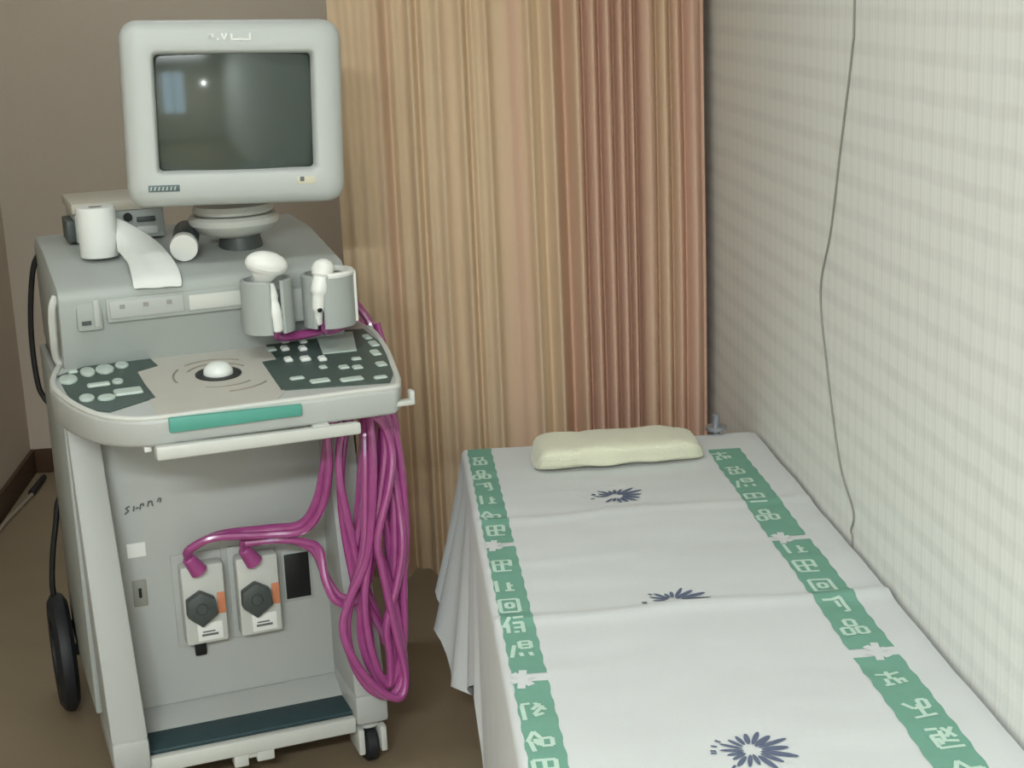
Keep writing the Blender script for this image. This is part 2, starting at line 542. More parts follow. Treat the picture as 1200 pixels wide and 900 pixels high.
SX0, SX1, SY0, SY1 = 0.138, 0.782, 1.44, 3.325
def ztop(x, y):
    z = 0.600
    for yc, hgt, wd in ((2.366, .0065, .014), (2.855, .004, .012)):
        d = (y - yc - 0.03 * (x - .45) - .006 * math.sin(x * 17)) / wd
        z += hgt * math.exp(-d * d) if d > 0 else hgt * math.exp(-d * d * .35)
    z += 0.0035 * mnoise.noise(Vector((x * 3.2, y * 6.0, 0.4))) + 0.0018 * mnoise.noise(Vector((x * 9, y * 16, 2.2)))
    d = (y - 2.62 - .12 * (x - .3)) / .02
    z += .002 * math.exp(-d * d) * sstep(.5, .3, x)
    return z

sheet = thing('bed_sheet', 'white cotton sheet with green printed borders spread over the bed', 'sheet', (0, 0, 0))
def make_sheet():
    ys = []
    y = SY0
    while y < SY1 - .001:
        ys.append(y); y += 0.0125
    ys.append(SY1)
    rows = []
    for y in ys:
        row = [(SX1, y, ztop(SX1, y) - .004)]
        n = 52
        for i in range(1, n + 1):
            x = SX1 - .004 + (SX0 - SX1 + .004) * i / n
            row.append((x, y, ztop(x, y)))
        ze = ztop(SX0, y)
        R = 0.012
        for k in range(1, 5):
            a = PI / 2 * k / 4
            row.append((SX0 - R * math.sin(a), y, ze - R + R * math.cos(a)))
        x0, z0 = SX0 - R, ze - R
        step = sstep(2.865, 2.895, y)
        far = 0.222 - .066 * sstep(2.90, 3.05, y) + .085 * sstep(3.09, 3.15, y) + .08 * sstep(3.18, 3.32, y)
        hem = 0.03 * (1 - step) + (far + .008 * math.sin(y * 60)) * step
        flare = 0.005 * (1 - step) + (0.010 + .062 * sstep(2.92, 3.19, y) - .012 * sstep(3.22, 3.32, y)) * step
        m_ = 22
        for k in range(1, m_ + 1):
            t = k / m_
            fold = (0.013 * math.sin(y * 75 + 1.5 * math.sin(y * 9)) + 0.007 * math.sin(y * 31 + 2)) * t ** 0.7 * (.45 + .55 * sstep(2.9, 3.05, y))
            if step < .5:
                fold *= .35
            row.append((min(x0 - flare * t ** 1.1 + fold * .9, x0 + .006), y + .01 * math.sin(y * 30) * t * step, z0 + (hem - z0) * t))
        rows.append(row)
    return grid_mesh('cloth', rows, 'sheet', sheet)
make_sheet()
# the sheet's head end tucked down behind the mattress
rows = []
for k in range(8):
    t = k / 7
    rows.append([(SX1 - .01 + (SX0 - SX1 + .012) * i / 20, SY1 + .004 + .008 * math.sin(PI / 2 * min(1, t * 3)), ztop(.4, SY1) - .002 - .3 * t * t) for i in range(21)])
grid_mesh('head_flap', rows, 'sheet', sheet)

def surf_patch(bm, poly, lift, res=0.02):
    """a flat print: polygon laid on the sheet's top"""
    vs = [bm.verts.new((p[0], p[1], ztop(p[0], p[1]) + lift)) for p in poly]
    bm.faces.new(vs)

def stroke(bm, a, b, w, lift):
    a, b = Vector(a), Vector(b)
    d = b - a
    L = d.length
    if L < 1e-6:
        return
    d /= L
    n = Vector((-d.y, d.x)) * w / 2
    k = max(1, int(L / .02))
    prev = None
    for i in range(k + 1):
        p = a + d * (L * i / k)
        cur = [bm.verts.new((q.x, q.y, ztop(q.x, q.y) + lift)) for q in (p - n, p + n)]
        if prev:
            bm.faces.new([prev[0], cur[0], cur[1], prev[1]])
        prev = cur

def bm_obj(name, bm, material, parent):
    bmesh.ops.recalc_face_normals(bm, faces=bm.faces[:])
    for f in bm.faces:
        if f.normal.z < 0:
            f.normal_flip()
    me = bpy.data.meshes.new(name)
    bm.to_mesh(me); bm.free()
    me.materials.append(MT[material])
    o = bpy.data.objects.new(name, me)
    COL.objects.link(o)
    o.parent = parent
    return o

def border(x0, x1, y0, y1):
    """one green run of the printed border, slightly ragged, between two gaps"""
    bm = bmesh.new()
    n = max(4, int((y1 - y0) / .0125))
    prev = None
    for i in range(n + 1):
        y = y0 + (y1 - y0) * i / n
        wob = .0012 * math.sin(y * 120)
        cur = []
        for k in range(7):
            x = x0 + wob + (x1 - x0) * k / 6
            cur.append(bm.verts.new((x, y, ztop(x, y) + .0007)))
        if prev:
            for k in range(6):
                bm.faces.new([prev[k], prev[k + 1], cur[k + 1], cur[k]])
        prev = cur
    return bm_obj('green_border', bm, 'green', sheet)

RX0, RX1, LX0, LX1 = .650, .720, .1385, .191
for y0, y1 in ((2.662, 3.205), (2.160, 2.640), (1.655, 2.132), (1.46, 1.63)):
    border(RX0, RX1, y0, y1)
for y0, y1 in ((2.722, 3.322), (2.150, 2.700), (1.640, 2.125), (1.46, 1.615)):
    border(LX0, LX1, y0, y1)

G = {  # strokes of the printed characters, in unit cells
    'a': [((-.45, .35), (.1, .38)), ((-.2, .45), (-.25, .0)), ((.25, .45), (.2, .05)), ((-.4, .02), (.45, .05)), ((-.3, -.1), (-.35, -.45)), ((.0, .0), (.05, -.4)), ((-.3, -.42), (.45, -.38)), ((.4, -.05), (.4, -.35))],
    'b': [((-.4, .45), (-.4, -.4)), ((.2, .25), (.2, -.3)), ((-.02, -.34), (.45, -.34)), ((.2, .0), (.42, .02))],
    'c': [((-.45, .42), (.45, .42)), ((.45, .42), (.45, -.42)), ((.45, -.42), (-.45, -.42)), ((-.45, -.42), (-.45, .42)), ((-.15, .15), (.18, .15)), ((.18, .15), (.18, -.15)), ((.18, -.15), (-.15, -.15)), ((-.15, -.15), (-.15, .15))],
    'd': [((-.5, -.1), (-.15, .4)), ((-.3, .1), (-.3, -.45)), ((.0, .35), (.5, .38)), ((-.05, .1), (.45, .12)), ((-.02, -.15), (.45, -.12)), ((.4, .12), (.4, -.45)), ((-.05, -.4), (.2, -.4))],
    'e': [((-.5, -.45), (-.3, .25)), ((-.05, .45), (.45, .45)), ((.45, .45), (.45, .05)), ((.45, .05), (-.05, .05)), ((-.05, .05), (-.05, .45)), ((-.05, .25), (.45, .25)), ((-.08, -.2), (-.02, -.4)), ((.35, -.2), (.42, -.4))],
    'f': [((-.5, .35), (-.1, .4)), ((-.45, .3), (-.42, -.45)), ((.0, -.2), (.42, .25)), ((.1, .42), (.5, .02)), ((-.05, .05), (.3, .38)), ((.0, -.28), (.4, -.15))],
    'g': [((-.5, -.02), (-.2, .45)), ((-.2, .45), (.05, .12)), ((-.4, .0), (-.28, -.48)), ((-.2, .1), (-.05, -.2)), ((.05, .1), (.5, .12)), ((.5, .12), (.48, -.25)), ((.48, -.25), (.05, -.25)), ((.05, -.25), (.05, .1)), ((-.25, -.1), (.05, .05))],
    'h': [((-.5, .3), (-.02, .25)), ((.0, .25), (.45, .36)), ((-.02, .45), (-.03, -.02)), ((-.4, -.35), (-.02, -.3)), ((-.22, .02), (-.22, -.35)), ((.1, .05), (.22, -.3)), ((.4, .02), (.46, -.25)), ((.12, -.1), (.36, -.05))],
    'i': [((-.5, .28), (-.2, .0)), ((-.2, .0), (.15, .1)), ((.1, .0), (.12, .42)), ((.12, .42), (.42, .42)), ((.42, .42), (.42, .05)), ((.42, .05), (.1, .0)), ((.02, .2), (.05, -.4)), ((-.4, -.46), (.5, -.3))],
    'j': [((-.5, .38), (-.05, .38)), ((-.45, .1), (-.02, .12)), ((-.42, .1), (-.4, -.42)), ((-.02, .3), (-.05, -.2)), ((.1, .42), (.42, -.02)), ((.46, .42), (.08, .0)), ((-.42, -.45), (.5, -.42)), ((.05, -.15), (.42, -.2)), ((-.25, .0), (-.2, -.3))],
    'k': [((-.45, .42), (.45, .42)), ((-.45, .42), (-.42, -.4)), ((-.42, -.4), (.45, -.4)), ((-.4, .02), (.42, .05)), ((.0, .42), (.0, -.4)), ((.45, .42), (.42, -.1))],
    'l': [((-.5, .3), (-.1, .3)), ((-.1, .3), (.35, .42)), ((.3, .4), (.38, -.35)), ((.05, .25), (.1, -.1)), ((.15, -.4), (.4, -.35))],
    'm': [((-.2, .45), (.2, .45)), ((.2, .45), (.2, .1)), ((.2, .1), (-.2, .1)), ((-.2, .1), (-.2, .45)), ((-.5, -.02), (-.1, -.02)), ((-.1, -.02), (-.1, -.42)), ((-.1, -.42), (-.5, -.42)), ((-.5, -.42), (-.5, -.02)), ((.12, .0), (.5, .0)), ((.5, .0), (.5, -.4)), ((.5, -.4), (.12, -.4)), ((.12, -.4), (.12, .0))],
}
def lettering(chars, places, w, h):
    for ch, (x, y) in zip(chars, places):
        bm = bmesh.new()
        for a, b in G[ch]:
            stroke(bm, (x + a[0] * w, y + a[1] * h), (x + b[0] * w, y + b[1] * h), .0066, .0014)
        bm_obj('printed_character', bm, 'mint', sheet)
lettering('haekmbkclmhijgd',
          [(.668, 3.153), (.676, 3.055), (.676, 2.965), (.676, 2.871), (.674, 2.775), (.681, 2.590), (.676, 2.500), (.680, 2.411), (.680, 2.325), (.680, 2.238), (.681, 2.05), (.688, 1.950), (.692, 1.862), (.693, 1.77), (.69, 1.70)],
          .038, .062)
lettering('amlbgkkbcdefgka',
          [(.160, 3.232), (.158, 3.136), (.160, 3.056), (.161, 2.970), (.159, 2.874), (.163, 2.790), (.160, 2.600), (.157, 2.505), (.158, 2.418), (.158, 2.330), (.162, 2.239), (.160, 2.030), (.160, 1.940), (.160, 1.86), (.16, 1.78)],
          .034, .062)
# pale leaf emblems that break the borders
for xs, y in ((.672, 2.650), (.690, 2.146), (.690, 1.643), (.152, 2.708), (.153, 2.132), (.153, 1.628)):
    bm = bmesh.new()
    for k in range(6):
        a = PI / 3 * k + .3
        stroke(bm, (xs, y), (xs + .017 * math.cos(a), y + .030 * math.sin(a)), .012, .0016)
    bm_obj('printed_emblem', bm, 'sheet', sheet)

def motif(x, y, s, lo=-PI, hi=PI, seed=1):
    """a fan of slate-blue petals printed on the sheet"""
    rnd = random.Random(seed)
    bm = bmesh.new()
    n = 17
    for k in range(n):
        a = -PI + 2 * PI * (k + .5) / n
        if not lo <= a <= hi:
            continue
        long_ = 1.0 + .55 * max(0, math.cos(a))
        r0, r1 = .010 * s * rnd.uniform(.7, 1.4), .036 * s * long_ * rnd.uniform(.8, 1.12)
        w = .0080 * s * (0.8 + .35 * max(0, math.cos(a))) * rnd.uniform(.8, 1.15)
        pts = []
        for q in range(12):
            b = 2 * PI * q / 12
            r = (r0 + r1) / 2 + (r1 - r0) / 2 * math.cos(b)
            t = w / 2 * math.sin(b)
            px, py = r * math.cos(a) - t * math.sin(a), (r * math.sin(a) + t * math.cos(a)) * 1.15
            pts.append((x + px, y + py))
        surf_patch(bm, pts, .0012)
    for k in range(5):
        a = PI + rnd.uniform(-1.1, .1 if lo > -1 else .9)
        r = .040 * s
        stroke(bm, (x + r * math.cos(a), y + r * math.sin(a)), (x + (r + .008) * math.cos(a), y + (r + .010) * math.sin(a)), .004, .0012)
    bm_obj('printed_flower', bm, 'navy', sheet)
motif(.432, 1.868, 1.12, seed=4)
motif(.425, 2.388, 1.1, lo=-.35, hi=PI, seed=5)
motif(.412, 2.945, 1.05, lo=-2.4, hi=PI, seed=6)
motif(.43, 1.55, 1.1, seed=8)

# folded towel as a pillow
def towel():
    o_t = thing('folded_towel', 'cream folded towel used as a pillow at the head of the bed', 'towel', (0.452, 3.195, 0.6025), math.radians(1.5))
    rows = []
    NU, NV = 60, 40
    W, D, Hh = .178, .078, .052
    for i in range(NU + 1):
        u = -1 + 2 * i / NU
        row = []
        ex = (1 - abs(u) ** (14 if u < 0 else 6)) ** .5 if abs(u) < 1 else 0
        for j in range(NV + 1):
            a = 2 * PI * j / NV
            c, s = math.cos(a), math.sin(a)
            n = 2 / 4.0
            yy = math.copysign(abs(c) ** n, c) * D * (0.55 + .45 * ex)
            zz = (math.copysign(abs(s) ** n, s) * .5 + .5) * Hh * (0.45 + .55 * ex)
            # the fold: a soft groove round the front face
            if c < -.6:
                yy += .006 * math.exp(-((zz - Hh * .36) / .0035) ** 2) * ex
            # sags towards the back edge
            zz *= 1 - .10 * (yy + D) / (2 * D)
            q = mnoise.noise(Vector((u * 3.5, c * 1.2, s * 1.2))) * .004
            row.append((u * W * (1 - .02 * s) + q * .6, yy + q, max(zz + (q if zz > .004 else 0), 0)))
        rows.append(row)
    grid_mesh('cloth', rows, 'cream', o_t)
    for side in (0, -1):   # end caps
        bm = bmesh.new()
        vs = [bm.verts.new(p) for p in rows[side][:-1]]
        bm.faces.new(vs if side == 0 else vs[::-1])
        me = bpy.data.meshes.new('end_fold'); bm.to_mesh(me); bm.free()
        me.materials.append(MT['cream'])
        oo = bpy.data.objects.new('end_fold', me); COL.objects.link(oo); oo.parent = o_t
towel()

# thin wire on the papered wall
wp = [(2.632, 2.35), (2.628, 2.0), (2.632, 1.542), (2.642, 1.458), (2.70, 1.30), (2.759, 1.138), (2.823, 1.017), (2.78, .89), (2.689, .726), (2.60, .660), (2.612, .62), (2.604, .612), (2.603, .592)]
tag(MB().tube([(XR - .0022, y, z) for y, z in wp], .0019, n=6).build('wall_wire', 'wire'), 'thin grey wire running crookedly down the pale papered wall', 'wire')

# cord on the floor by the left wall
fc = thing('floor_cord', 'pale cord with a black plug lying on the floor by the left wall', 'cord', (-1.25, 5.05, 0))
MB().tube([(-.015, -.40, .007), (-.012, -.23, .007), (.0, -.1, .007), (.014, .05, .007)], .007).build('cable', 'cord', fc)
MB().cyl((.014, .05, .012), (.018, .23, .012), .012, .009, bev=.002).build('plug', 'black', fc)

# ------------------------------------------------------------------ ultrasound scanner
OX, OY, TH = -0.126, 3.03, math.radians(16)
def to_world(x, y, z=0.0):
    return (OX + x * math.cos(TH) - y * math.sin(TH), OY + x * math.sin(TH) + y * math.cos(TH), z)
CXL, CYL = -0.22, 0.32                     # centre of the base in the scanner's own axes
scan = thing('ultrasound_scanner', 'grey wheeled ultrasound scanner with monitor and keyboard standing left of the bed', 'ultrasound machine', to_world(CXL, CYL), TH)
SHIFT = Matrix.Translation((-CXL, -CYL, 0))
def sp(mb, name, material, parent=None, angle=35):
    """part of the scanner, given in the scanner's axes"""
    return mb.build(name, material, parent or scan, angle, SHIFT)

# cabinet body
b = MB().box((-.497, .20, .12), (.058, .64, .90), .012)
sp(b, 'cabinet', 'side')
sp(MB().box((-.445, .178, .150), (.002, .203, .775), .006), 'front_panel', 'panel')
sp(MB().prism([(.10, .115), (.178, .150), (.21, .150), (.21, .115)], -.435, .005, axis=0), 'front_sill', 'shell')
# slanted posts ending in feet
def post(xa0, xa1, xb0, xb1):
    b = MB()
    b.hexa([(xa0, 0, .104), (xa1, 0, .104), (xa1, .24, .104), (xa0, .24, .104),
            (xa0, 0, .168), (xa1, 0, .168), (xa1, .24, .168), (xa0, .24, .168)], .006)
    b.hexa([(xa0, .004, .166), (xa1, .004, .166), (xa1, .24, .166), (xa0, .24, .166),
            (xb0, .150, .80), (xb1, .150, .80), (xb1, .24, .80), (xb0, .24, .80)], .006)
    return b
sp(post(-.500, -.428, -.508, -.447), 'left_post', 'shell')
sp(post(-.004, .064, .002, .062), 'right_post', 'shell')
sp(MB().box((-.512, .155, .17), (-.498, .62, .86), .005), 'side_trim', 'shell2')
sp(MB().tube([(-.498, .150, 1.045), (-.508, .148, 1.02), (-.510, .165, .96), (-.508, .185, .92), (-.498, .19, .90)], .008), 'side_grip', 'light')
# base: deck, lip, foot rest, tow bracket
sp(MB().box((-.43, .03, .088), (.0, .62, .112), .003), 'base_deck', 'shell')
sp(MB().box((-.43, .012, .084), (-.003, .034, .118), .005), 'front_lip', 'light')
sp(MB().box((-.428, .036, .112), (-.002, .130, .124), .004), 'foot_rest', 'pad')
b = MB().box((-.262, .016, .058), (-.232, .05, .086), .003).box((-.215, .016, .062), (-.178, .05, .086), .003).box((-.255, .02, .072), (-.19, .04, .086), .002)
sp(b, 'tow_bracket', 'light')
# castors and the big rear wheels
def caster(x, y):
    b = MB().box((x - .031, y - .045, .030), (x - .017, y + .035, .088), .004).box((x + .017, y - .045, .030), (x + .031, y + .035, .088), .004)
    b.cyl((x, y, .080), (x, y, .106), .028, bev=.002)
    c = sp(b, 'caster', 'light')
    sp(MB().cyl((x - .0145, y - .006, .038), (x + .0145, y - .006, .038), .038, bev=.006), 'wheel', 'rubber', c)
caster(-.462, .055)
caster(.030, .055)
def big_wheel(x, s):
    M = Matrix.Translation((x, .60, .137)) @ Matrix.Rotation(PI / 2, 4, 'Y')
    b = MB().lathe([(.080, -.020), (.118, -.022), (.134, -.012), (.137, 0), (.134, .012), (.118, .022), (.080, .020), (.080, -.020)], 40, M)
    wheel = sp(b, 'rear_wheel', 'rubber')
    sp(MB().lathe([(0, -.014), (.03, -.018), (.05, -.012), (.082, -.014), (.082, .014), (.05, .012), (.03, .018), (0, .014)], 32, M), 'hub', 'pad', wheel)
    sp(MB().cyl((x, .60, .137), (x + s * .05, .60, .137), .014), 'axle', 'dark', wheel)
big_wheel(-.540, 1)
big_wheel(.100, -1)
# side cables
sp(MB().tube([(-.470, .60, 1.075), (-.502, .60, 1.045), (-.519, .61, .962), (-.527, .62, .867), (-.525, .62, .773), (-.514, .62, .735), (-.49, .61, .70)], .0065), 'side_cable', 'black')
sp(MB().tube([(-.49, .62, .52), (-.512, .62, .49), (-.522, .62, .44), (-.538, .62, .36), (-.545, .62, .27), (-.52, .625, .2), (-.49, .63, .17)], .007), 'power_cable', 'black')

# front panel fittings
PD = .178
def marks(name, segs, y, w, material, parent=None, dep=.001):
    b = MB()
    for (x0, z0), (x1, z1) in segs:
        d = Vector((x1 - x0, z1 - z0)); L = d.length; d /= L
        n = Vector((-d.y, d.x)) * w / 2
        b.prism([(x0 + n.x, z0 + n.y), (x1 + n.x, z1 + n.y), (x1 - n.x, z1 - n.y), (x0 - n.x, z0 - n.y)], y - dep, y, axis=1)
    return sp(b, name, material, parent)
S = []
for i, gl in enumerate(([((.010, .014), (.002, .010)), ((.002, .010), (.008, .004)), ((.008, .004), (-.001, -.002))],
                        [((.001, .010), (-.001, -.001)), ((.004, .004), (.010, .006))],
                        [((.0, -.001), (.003, .011)), ((.003, .009), (.008, .011)), ((.008, .011), (.008, .005))],
                        [((.0, .0), (.003, .012)), ((.003, .010), (.009, .011)), ((.009, .011), (.010, .0))],
                        [((.0, .004), (.004, .012)), ((.004, .012), (.008, .010)), ((.008, .010), (.005, .002))])):
    ox = (-.410, -.392, -.380, -.364, -.344)[i]
    oz = .583 + (ox + .41) * .15
    S += [((ox + a[0], oz + a[1]), (ox + c[0], oz + c[1])) for a, c in gl]
marks('model_lettering', S, PD, .0034, 'ink')
sp(MB().box((-.414, PD - .002, .487), (-.377, PD, .517)), 'panel_label', 'white')
lk = sp(MB().box((-.411, PD - .004, .380), (-.383, PD, .437), .0015), 'key_lock', 'side')
sp(MB().box((-.400, PD - .006, .400), (-.394, PD - .004, .420)), 'keyhole', 'black', lk)
sp(MB().box((-.095, PD - .003, .340), (-.042, PD, .440), .001), 'connector_port', 'black')
sp(MB().box((-.10, PD - .002, .333), (-.036, PD, .446), .001), 'port_frame', 'shell2')
sp(MB().box((-.298, PD - .012, .252), (-.274, PD, .284), .003), 'release_latch', 'black')
sp(MB().box((-.330, PD - .003, .275), (-.226, PD, .478), .002), 'socket_plate', 'panel')
sp(MB().box((-.214, PD - .003, .275), (-.112, PD, .478), .002), 'socket_plate', 'panel')

# control tray
def ttop(y):
    return .872 + .07 * (y + .22)
outline = [(-.395, -.214), (-.44, -.19), (-.475, -.155), (-.505, -.09), (-.525, -.02), (-.536, .05), (-.530, .12), (-.512, .20), (-.505, .262),
           (.128, .262), (.137, .20), (.136, .13), (.124, .02), (.108, -.07), (.094, -.140), (.083, -.185), (.065, -.214)]
t = bmesh.new()
top = [t.verts.new((x, y, ttop(y))) for x, y in outline]
bot = [t.verts.new((x * .985 - .003, y + .006, (.821 if y < .1 else .82))) for x, y in outline]
t.faces.new(top[::-1]); t.faces.new(bot)
for i in range(len(top)):
    j = (i + 1) % len(top)
    t.faces.new([top[i], top[j], bot[j], bot[i]])
bmesh.ops.recalc_face_normals(t, faces=t.faces[:])
e = [x for x in t.edges if x.calc_face_angle(0) > .6]
bmesh.ops.bevel(t, geom=e, offset=.008, segments=3, affect='EDGES', profile=.5)
b = MB(); b._merge(t)
tray = sp(b, 'control_tray', 'shell')
# raised rim round the left and right ends of the tray
seq = [(-.500, .195), (-.520, .12), (-.527, .05), (-.516, -.015), (-.497, -.085), (-.468, -.148), (-.435, -.183), (-.39, -.204), (-.30, -.206), (-.15, -.206), (0, -.206),
       (.060, -.205), (.075, -.183), (.086, -.14), (.099, -.07), (.115, .02), (.127, .13), (.128, .20)]
sp(MB().tube([(x, y, ttop(y) + .0005) for x, y in seq], .006, n=8), 'tray_rim', 'light', tray)
# teal strip and front handle bar
sp(MB().hexa([(-.357, -.2215, .847), (-.118, -.2215, .847), (-.118, -.205, .847), (-.357, -.205, .847),
              (-.357, -.2215, .874), (-.118, -.2215, .868), (-.118, -.205, .868), (-.357, -.205, .874)], .002), 'teal_strip', 'teal', tray)
sp(MB().hexa([(-.386, -.236, .803), (-.012, -.229, .799), (-.012, -.200, .795), (-.386, -.205, .799),
              (-.386, -.236, .829), (-.012, -.229, .822), (-.012, -.200, .818), (-.386, -.205, .825)], .005)
        .box((-.33, -.22, .803), (-.30, -.12, .824)).box((-.10, -.22, .803), (-.07, -.12, .824)), 'front_handle', 'light', tray)
sp(MB().box((-.402, -.20, .812), (-.389, -.18, .832), .002), 'handle_pin', 'white', tray)
b = MB().box((.06, -.205, .834), (.098, -.185, .844), .003).box((.092, -.205, .834), (.101, -.185, .862), .003)
sp(b, 'cable_hook', 'light', tray)

def plate(poly, h0, h1, name, material, parent):
    t = bmesh.new()
    a = [t.verts.new((x, y, ttop(y) + h0)) for x, y in poly]
    c = [t.verts.new((x, y, ttop(y) + h1)) for x, y in poly]
    t.faces.new(a[::-1]); t.faces.new(c)
    for i in range(len(poly)):
        j = (i + 1) % len(poly)
        t.faces.new([a[i], a[j], c[j], c[i]])
    bmesh.ops.recalc_face_normals(t, faces=t.faces[:])
    b = MB(); b._merge(t)
    return sp(b, name, material, parent)
plate([(-.372, -.196), (-.372, .24), (-.10, .24), (-.10, .05), (-.132, .05), (-.132, -.150), (-.16, -.196)], -.002, .0012, 'centre_plate', 'beige', tray)
lk_ = plate([(-.515, .115), (-.458, .158), (-.394, .205), (-.337, .193), (-.325, .105), (-.368, .081), (-.366, -.005), (-.360, -.090), (-.448, -.140), (-.482, -.112), (-.508, -.02)], .0, .0022, 'left_key_field', 'keydark', tray)
rk_ = plate([(-.098, .225), (.114, .190), (.119, .043), (.100, -.085), (.062, -.178), (-.137, -.142), (-.132, .045), (-.102, .05)], .0, .0024, 'right_key_field', 'keydark', tray)
def key(x, y, hw, hd, material, parent, h=.009, rnd=False):
    b = MB()
    z = ttop(y)
    R = Matrix.Translation((x, y, z)) @ Matrix.Rotation(.07, 4, 'X')
    if rnd:
        b.lathe([(0, 0), (hw, 0), (hw, h - .002), (hw - .002, h), (0, h)], 14, R @ Matrix.Diagonal((1, hd / hw, 1, 1)))
    else:
        b.box((-hw, -hd, 0), (hw, hd, h), min(.003, hw * .4, hd * .4), R, seg=1)
    return sp(b, 'key', material, parent)
for x, y, hw, hd, r in [(-.498, .078, .015, .024, 1), (-.458, .112, .012, .024, 1), (-.425, .116, .015, .024, 1), (-.391, .13, .011, .016, 1), (-.363, .173, .008, .009, 0),
                        (-.448, .022, .018, .008, 0), (-.412, .029, .009, .012, 1), (-.478, -.05, .012, .017, 1), (-.444, -.062, .014, .013, 1), (-.402, -.042, .022, .015, 0),
                        (-.484, .124, .008, .006, 0), (-.434, .176, .006, .007, 0)]:
    key(x, y, hw * 1.18, hd * 1.18, 'key', lk_, .007, r)
WK = {(-.083, .191), (-.06, .161), (-.072, .108), (-.026, .146), (-.039, .093), (-.083, .031), (-.051, .023), (-.02, .01)}
for x, y, hw, hd in [(-.083, .191, .008, .011), (-.097, .119, .010, .012), (-.06, .161, .008, .011), (-.072, .108, .008, .011), (-.026, .146, .008, .012), (-.039, .093, .008, .011),
                     (-.083, .031, .008, .011), (-.051, .023, .010, .011), (-.02, .01, .008, .011), (-.031, -.039, .008, .009), (.006, -.055, .010, .011), (.043, -.012, .010, .008),
                     (.03, -.066, .010, .011), (-.094, -.087, .014, .008), (-.058, -.120, .019, .011), (.0, -.134, .022, .011), (.053, -.145, .013, .008),
                     (.103, .073, .009, .018), (.089, .012, .009, .018), (.078, -.065, .010, .014), (.104, .125, .008, .016)]:
    key(x, y, hw, hd, 'keywhite' if (x, y) in WK else 'key', rk_, .009 if (x, y) in WK else .0055)
plate([(.010, .182), (.086, .172), (.058, .040), (-.010, .045)], .001, .0045, 'display_window', 'key', rk_)
# trackball in its ring with engraved arcs
for r, a0, a1 in ((.062, .5, 2.6), (.086, .9, 2.2), (.085, 2.5, 3.4), (.075, 4.2, 5.4), (.105, 4.7, 5.5)):
    pts = [(-.226 + r * math.cos(a0 + (a1 - a0) * i / 10), .004 + r * 1.1 * math.sin(a0 + (a1 - a0) * i / 10)) for i in range(11)]
    pts = [(x, y, ttop(y) + .0012) for x, y in pts]
    sp(MB().tube(pts, .0022, n=6, sub=2), 'engraved_arc', 'beigedark', tray)
b = MB()
b.lathe([(.029, 0), (.044, 0), (.044, .003), (.029, .003), (.029, 0)], 28, Matrix.Translation((-.226, .004, ttop(.004) + .0005)) @ Matrix.Rotation(.07, 4, 'X'))
ring = sp(b, 'trackball_ring', 'black', tray)
sp(MB().sphere((-.226, .004, ttop(.004) + .005), .0288, (1, 1, .75)), 'trackball', 'keywhite', ring)

# upper console
prof = [(.165, .87), (.12, 1.035), (.124, 1.052), (.140, 1.062), (.40, 1.098), (.58, 1.102), (.625, 1.085), (.645, 1.04), (.645, .87)]
con = sp(MB().prism(prof, -.498, .066, axis=0, bev=.006), 'upper_console', 'shell2')
CD = .1225
dr = sp(MB().box((-.410, CD - .005, .988), (-.143, .18, 1.035), .003), 'media_drive', 'shell2', con)
sp(MB().box((-.404, CD - .008, .996), (-.262, CD - .004, 1.030), .002), 'drive_cover', 'shell', dr)
sp(MB().box((-.252, CD - .0075, .996), (-.150, CD - .004, 1.026), .002), 'drive_door', 'light', dr)
for q in (-.385, -.34, -.295):
    sp(MB().box((q, CD - .0095, 1.014), (q + .010, CD - .0078, 1.022)), 'drive_button', 'side', dr)
sp(MB().box((-.146, CD - .008, .992), (-.143, CD - .0045, 1.03)), 'drive_edge', 'dark', dr)
cs = sp(MB().box((-.466, CD - .001, .976), (-.418, .19, 1.042), .004), 'card_reader', 'shell2', con)
sp(MB().box((-.458, CD - .003, .988), (-.440, CD + .001, .996)), 'card_slot', 'dark', cs)
sp(MB().box((-.434, CD - .004, .982), (-.422, CD + .001, 1.036), .002), 'card_door', 'shell', cs)

# probe holders: two open cups on the console's right end
def holder(cx_, cy_, r, gap_c, gap, mat_):
    z0, z1 = .945, 1.050
    a0, a1 = gap_c + gap / 2, gap_c - gap / 2 + 2 * PI
    M = Matrix.Translation((cx_, cy_, 0))
    b = MB().lathe([(r - .008, z0), (r, z0), (r, z1 - .003), (r - .003, z1), (r - .008, z1), (r - .008, z0)], 30, M, a0, a1)
    for a in (a0, a1):
        px, py = cx_ + (r - .004) * math.cos(a), cy_ + (r - .004) * math.sin(a)
        b.cyl((px, py, z0), (px, py, z1), .0045, n=10)
    return sp(b, 'probe_holder', mat_, con)
holder(-.104, .085, .051, -PI / 2 + .18, .62, 'shell2')
h2 = holder(.018, .080, .052, -PI / 2 - .62, .50, 'shell2')
M = Matrix.Translation((.018, .080, 0))
sp(MB().lathe([(.040, 1.046), (.054, 1.046), (.055, 1.051), (.052, 1.055), (.041, 1.055), (.040, 1.046)], 24, M, -PI / 2 - .2, PI / 2), 'rim', 'white', h2)
sp(MB().box((.061, .062, .948), (.073, .082, 1.052), .003), 'clip', 'white', h2)
sp(MB().box((-.15, .10, .952), (.07, .175, 1.02), .004), 'holder_bracket', 'shell2', con)

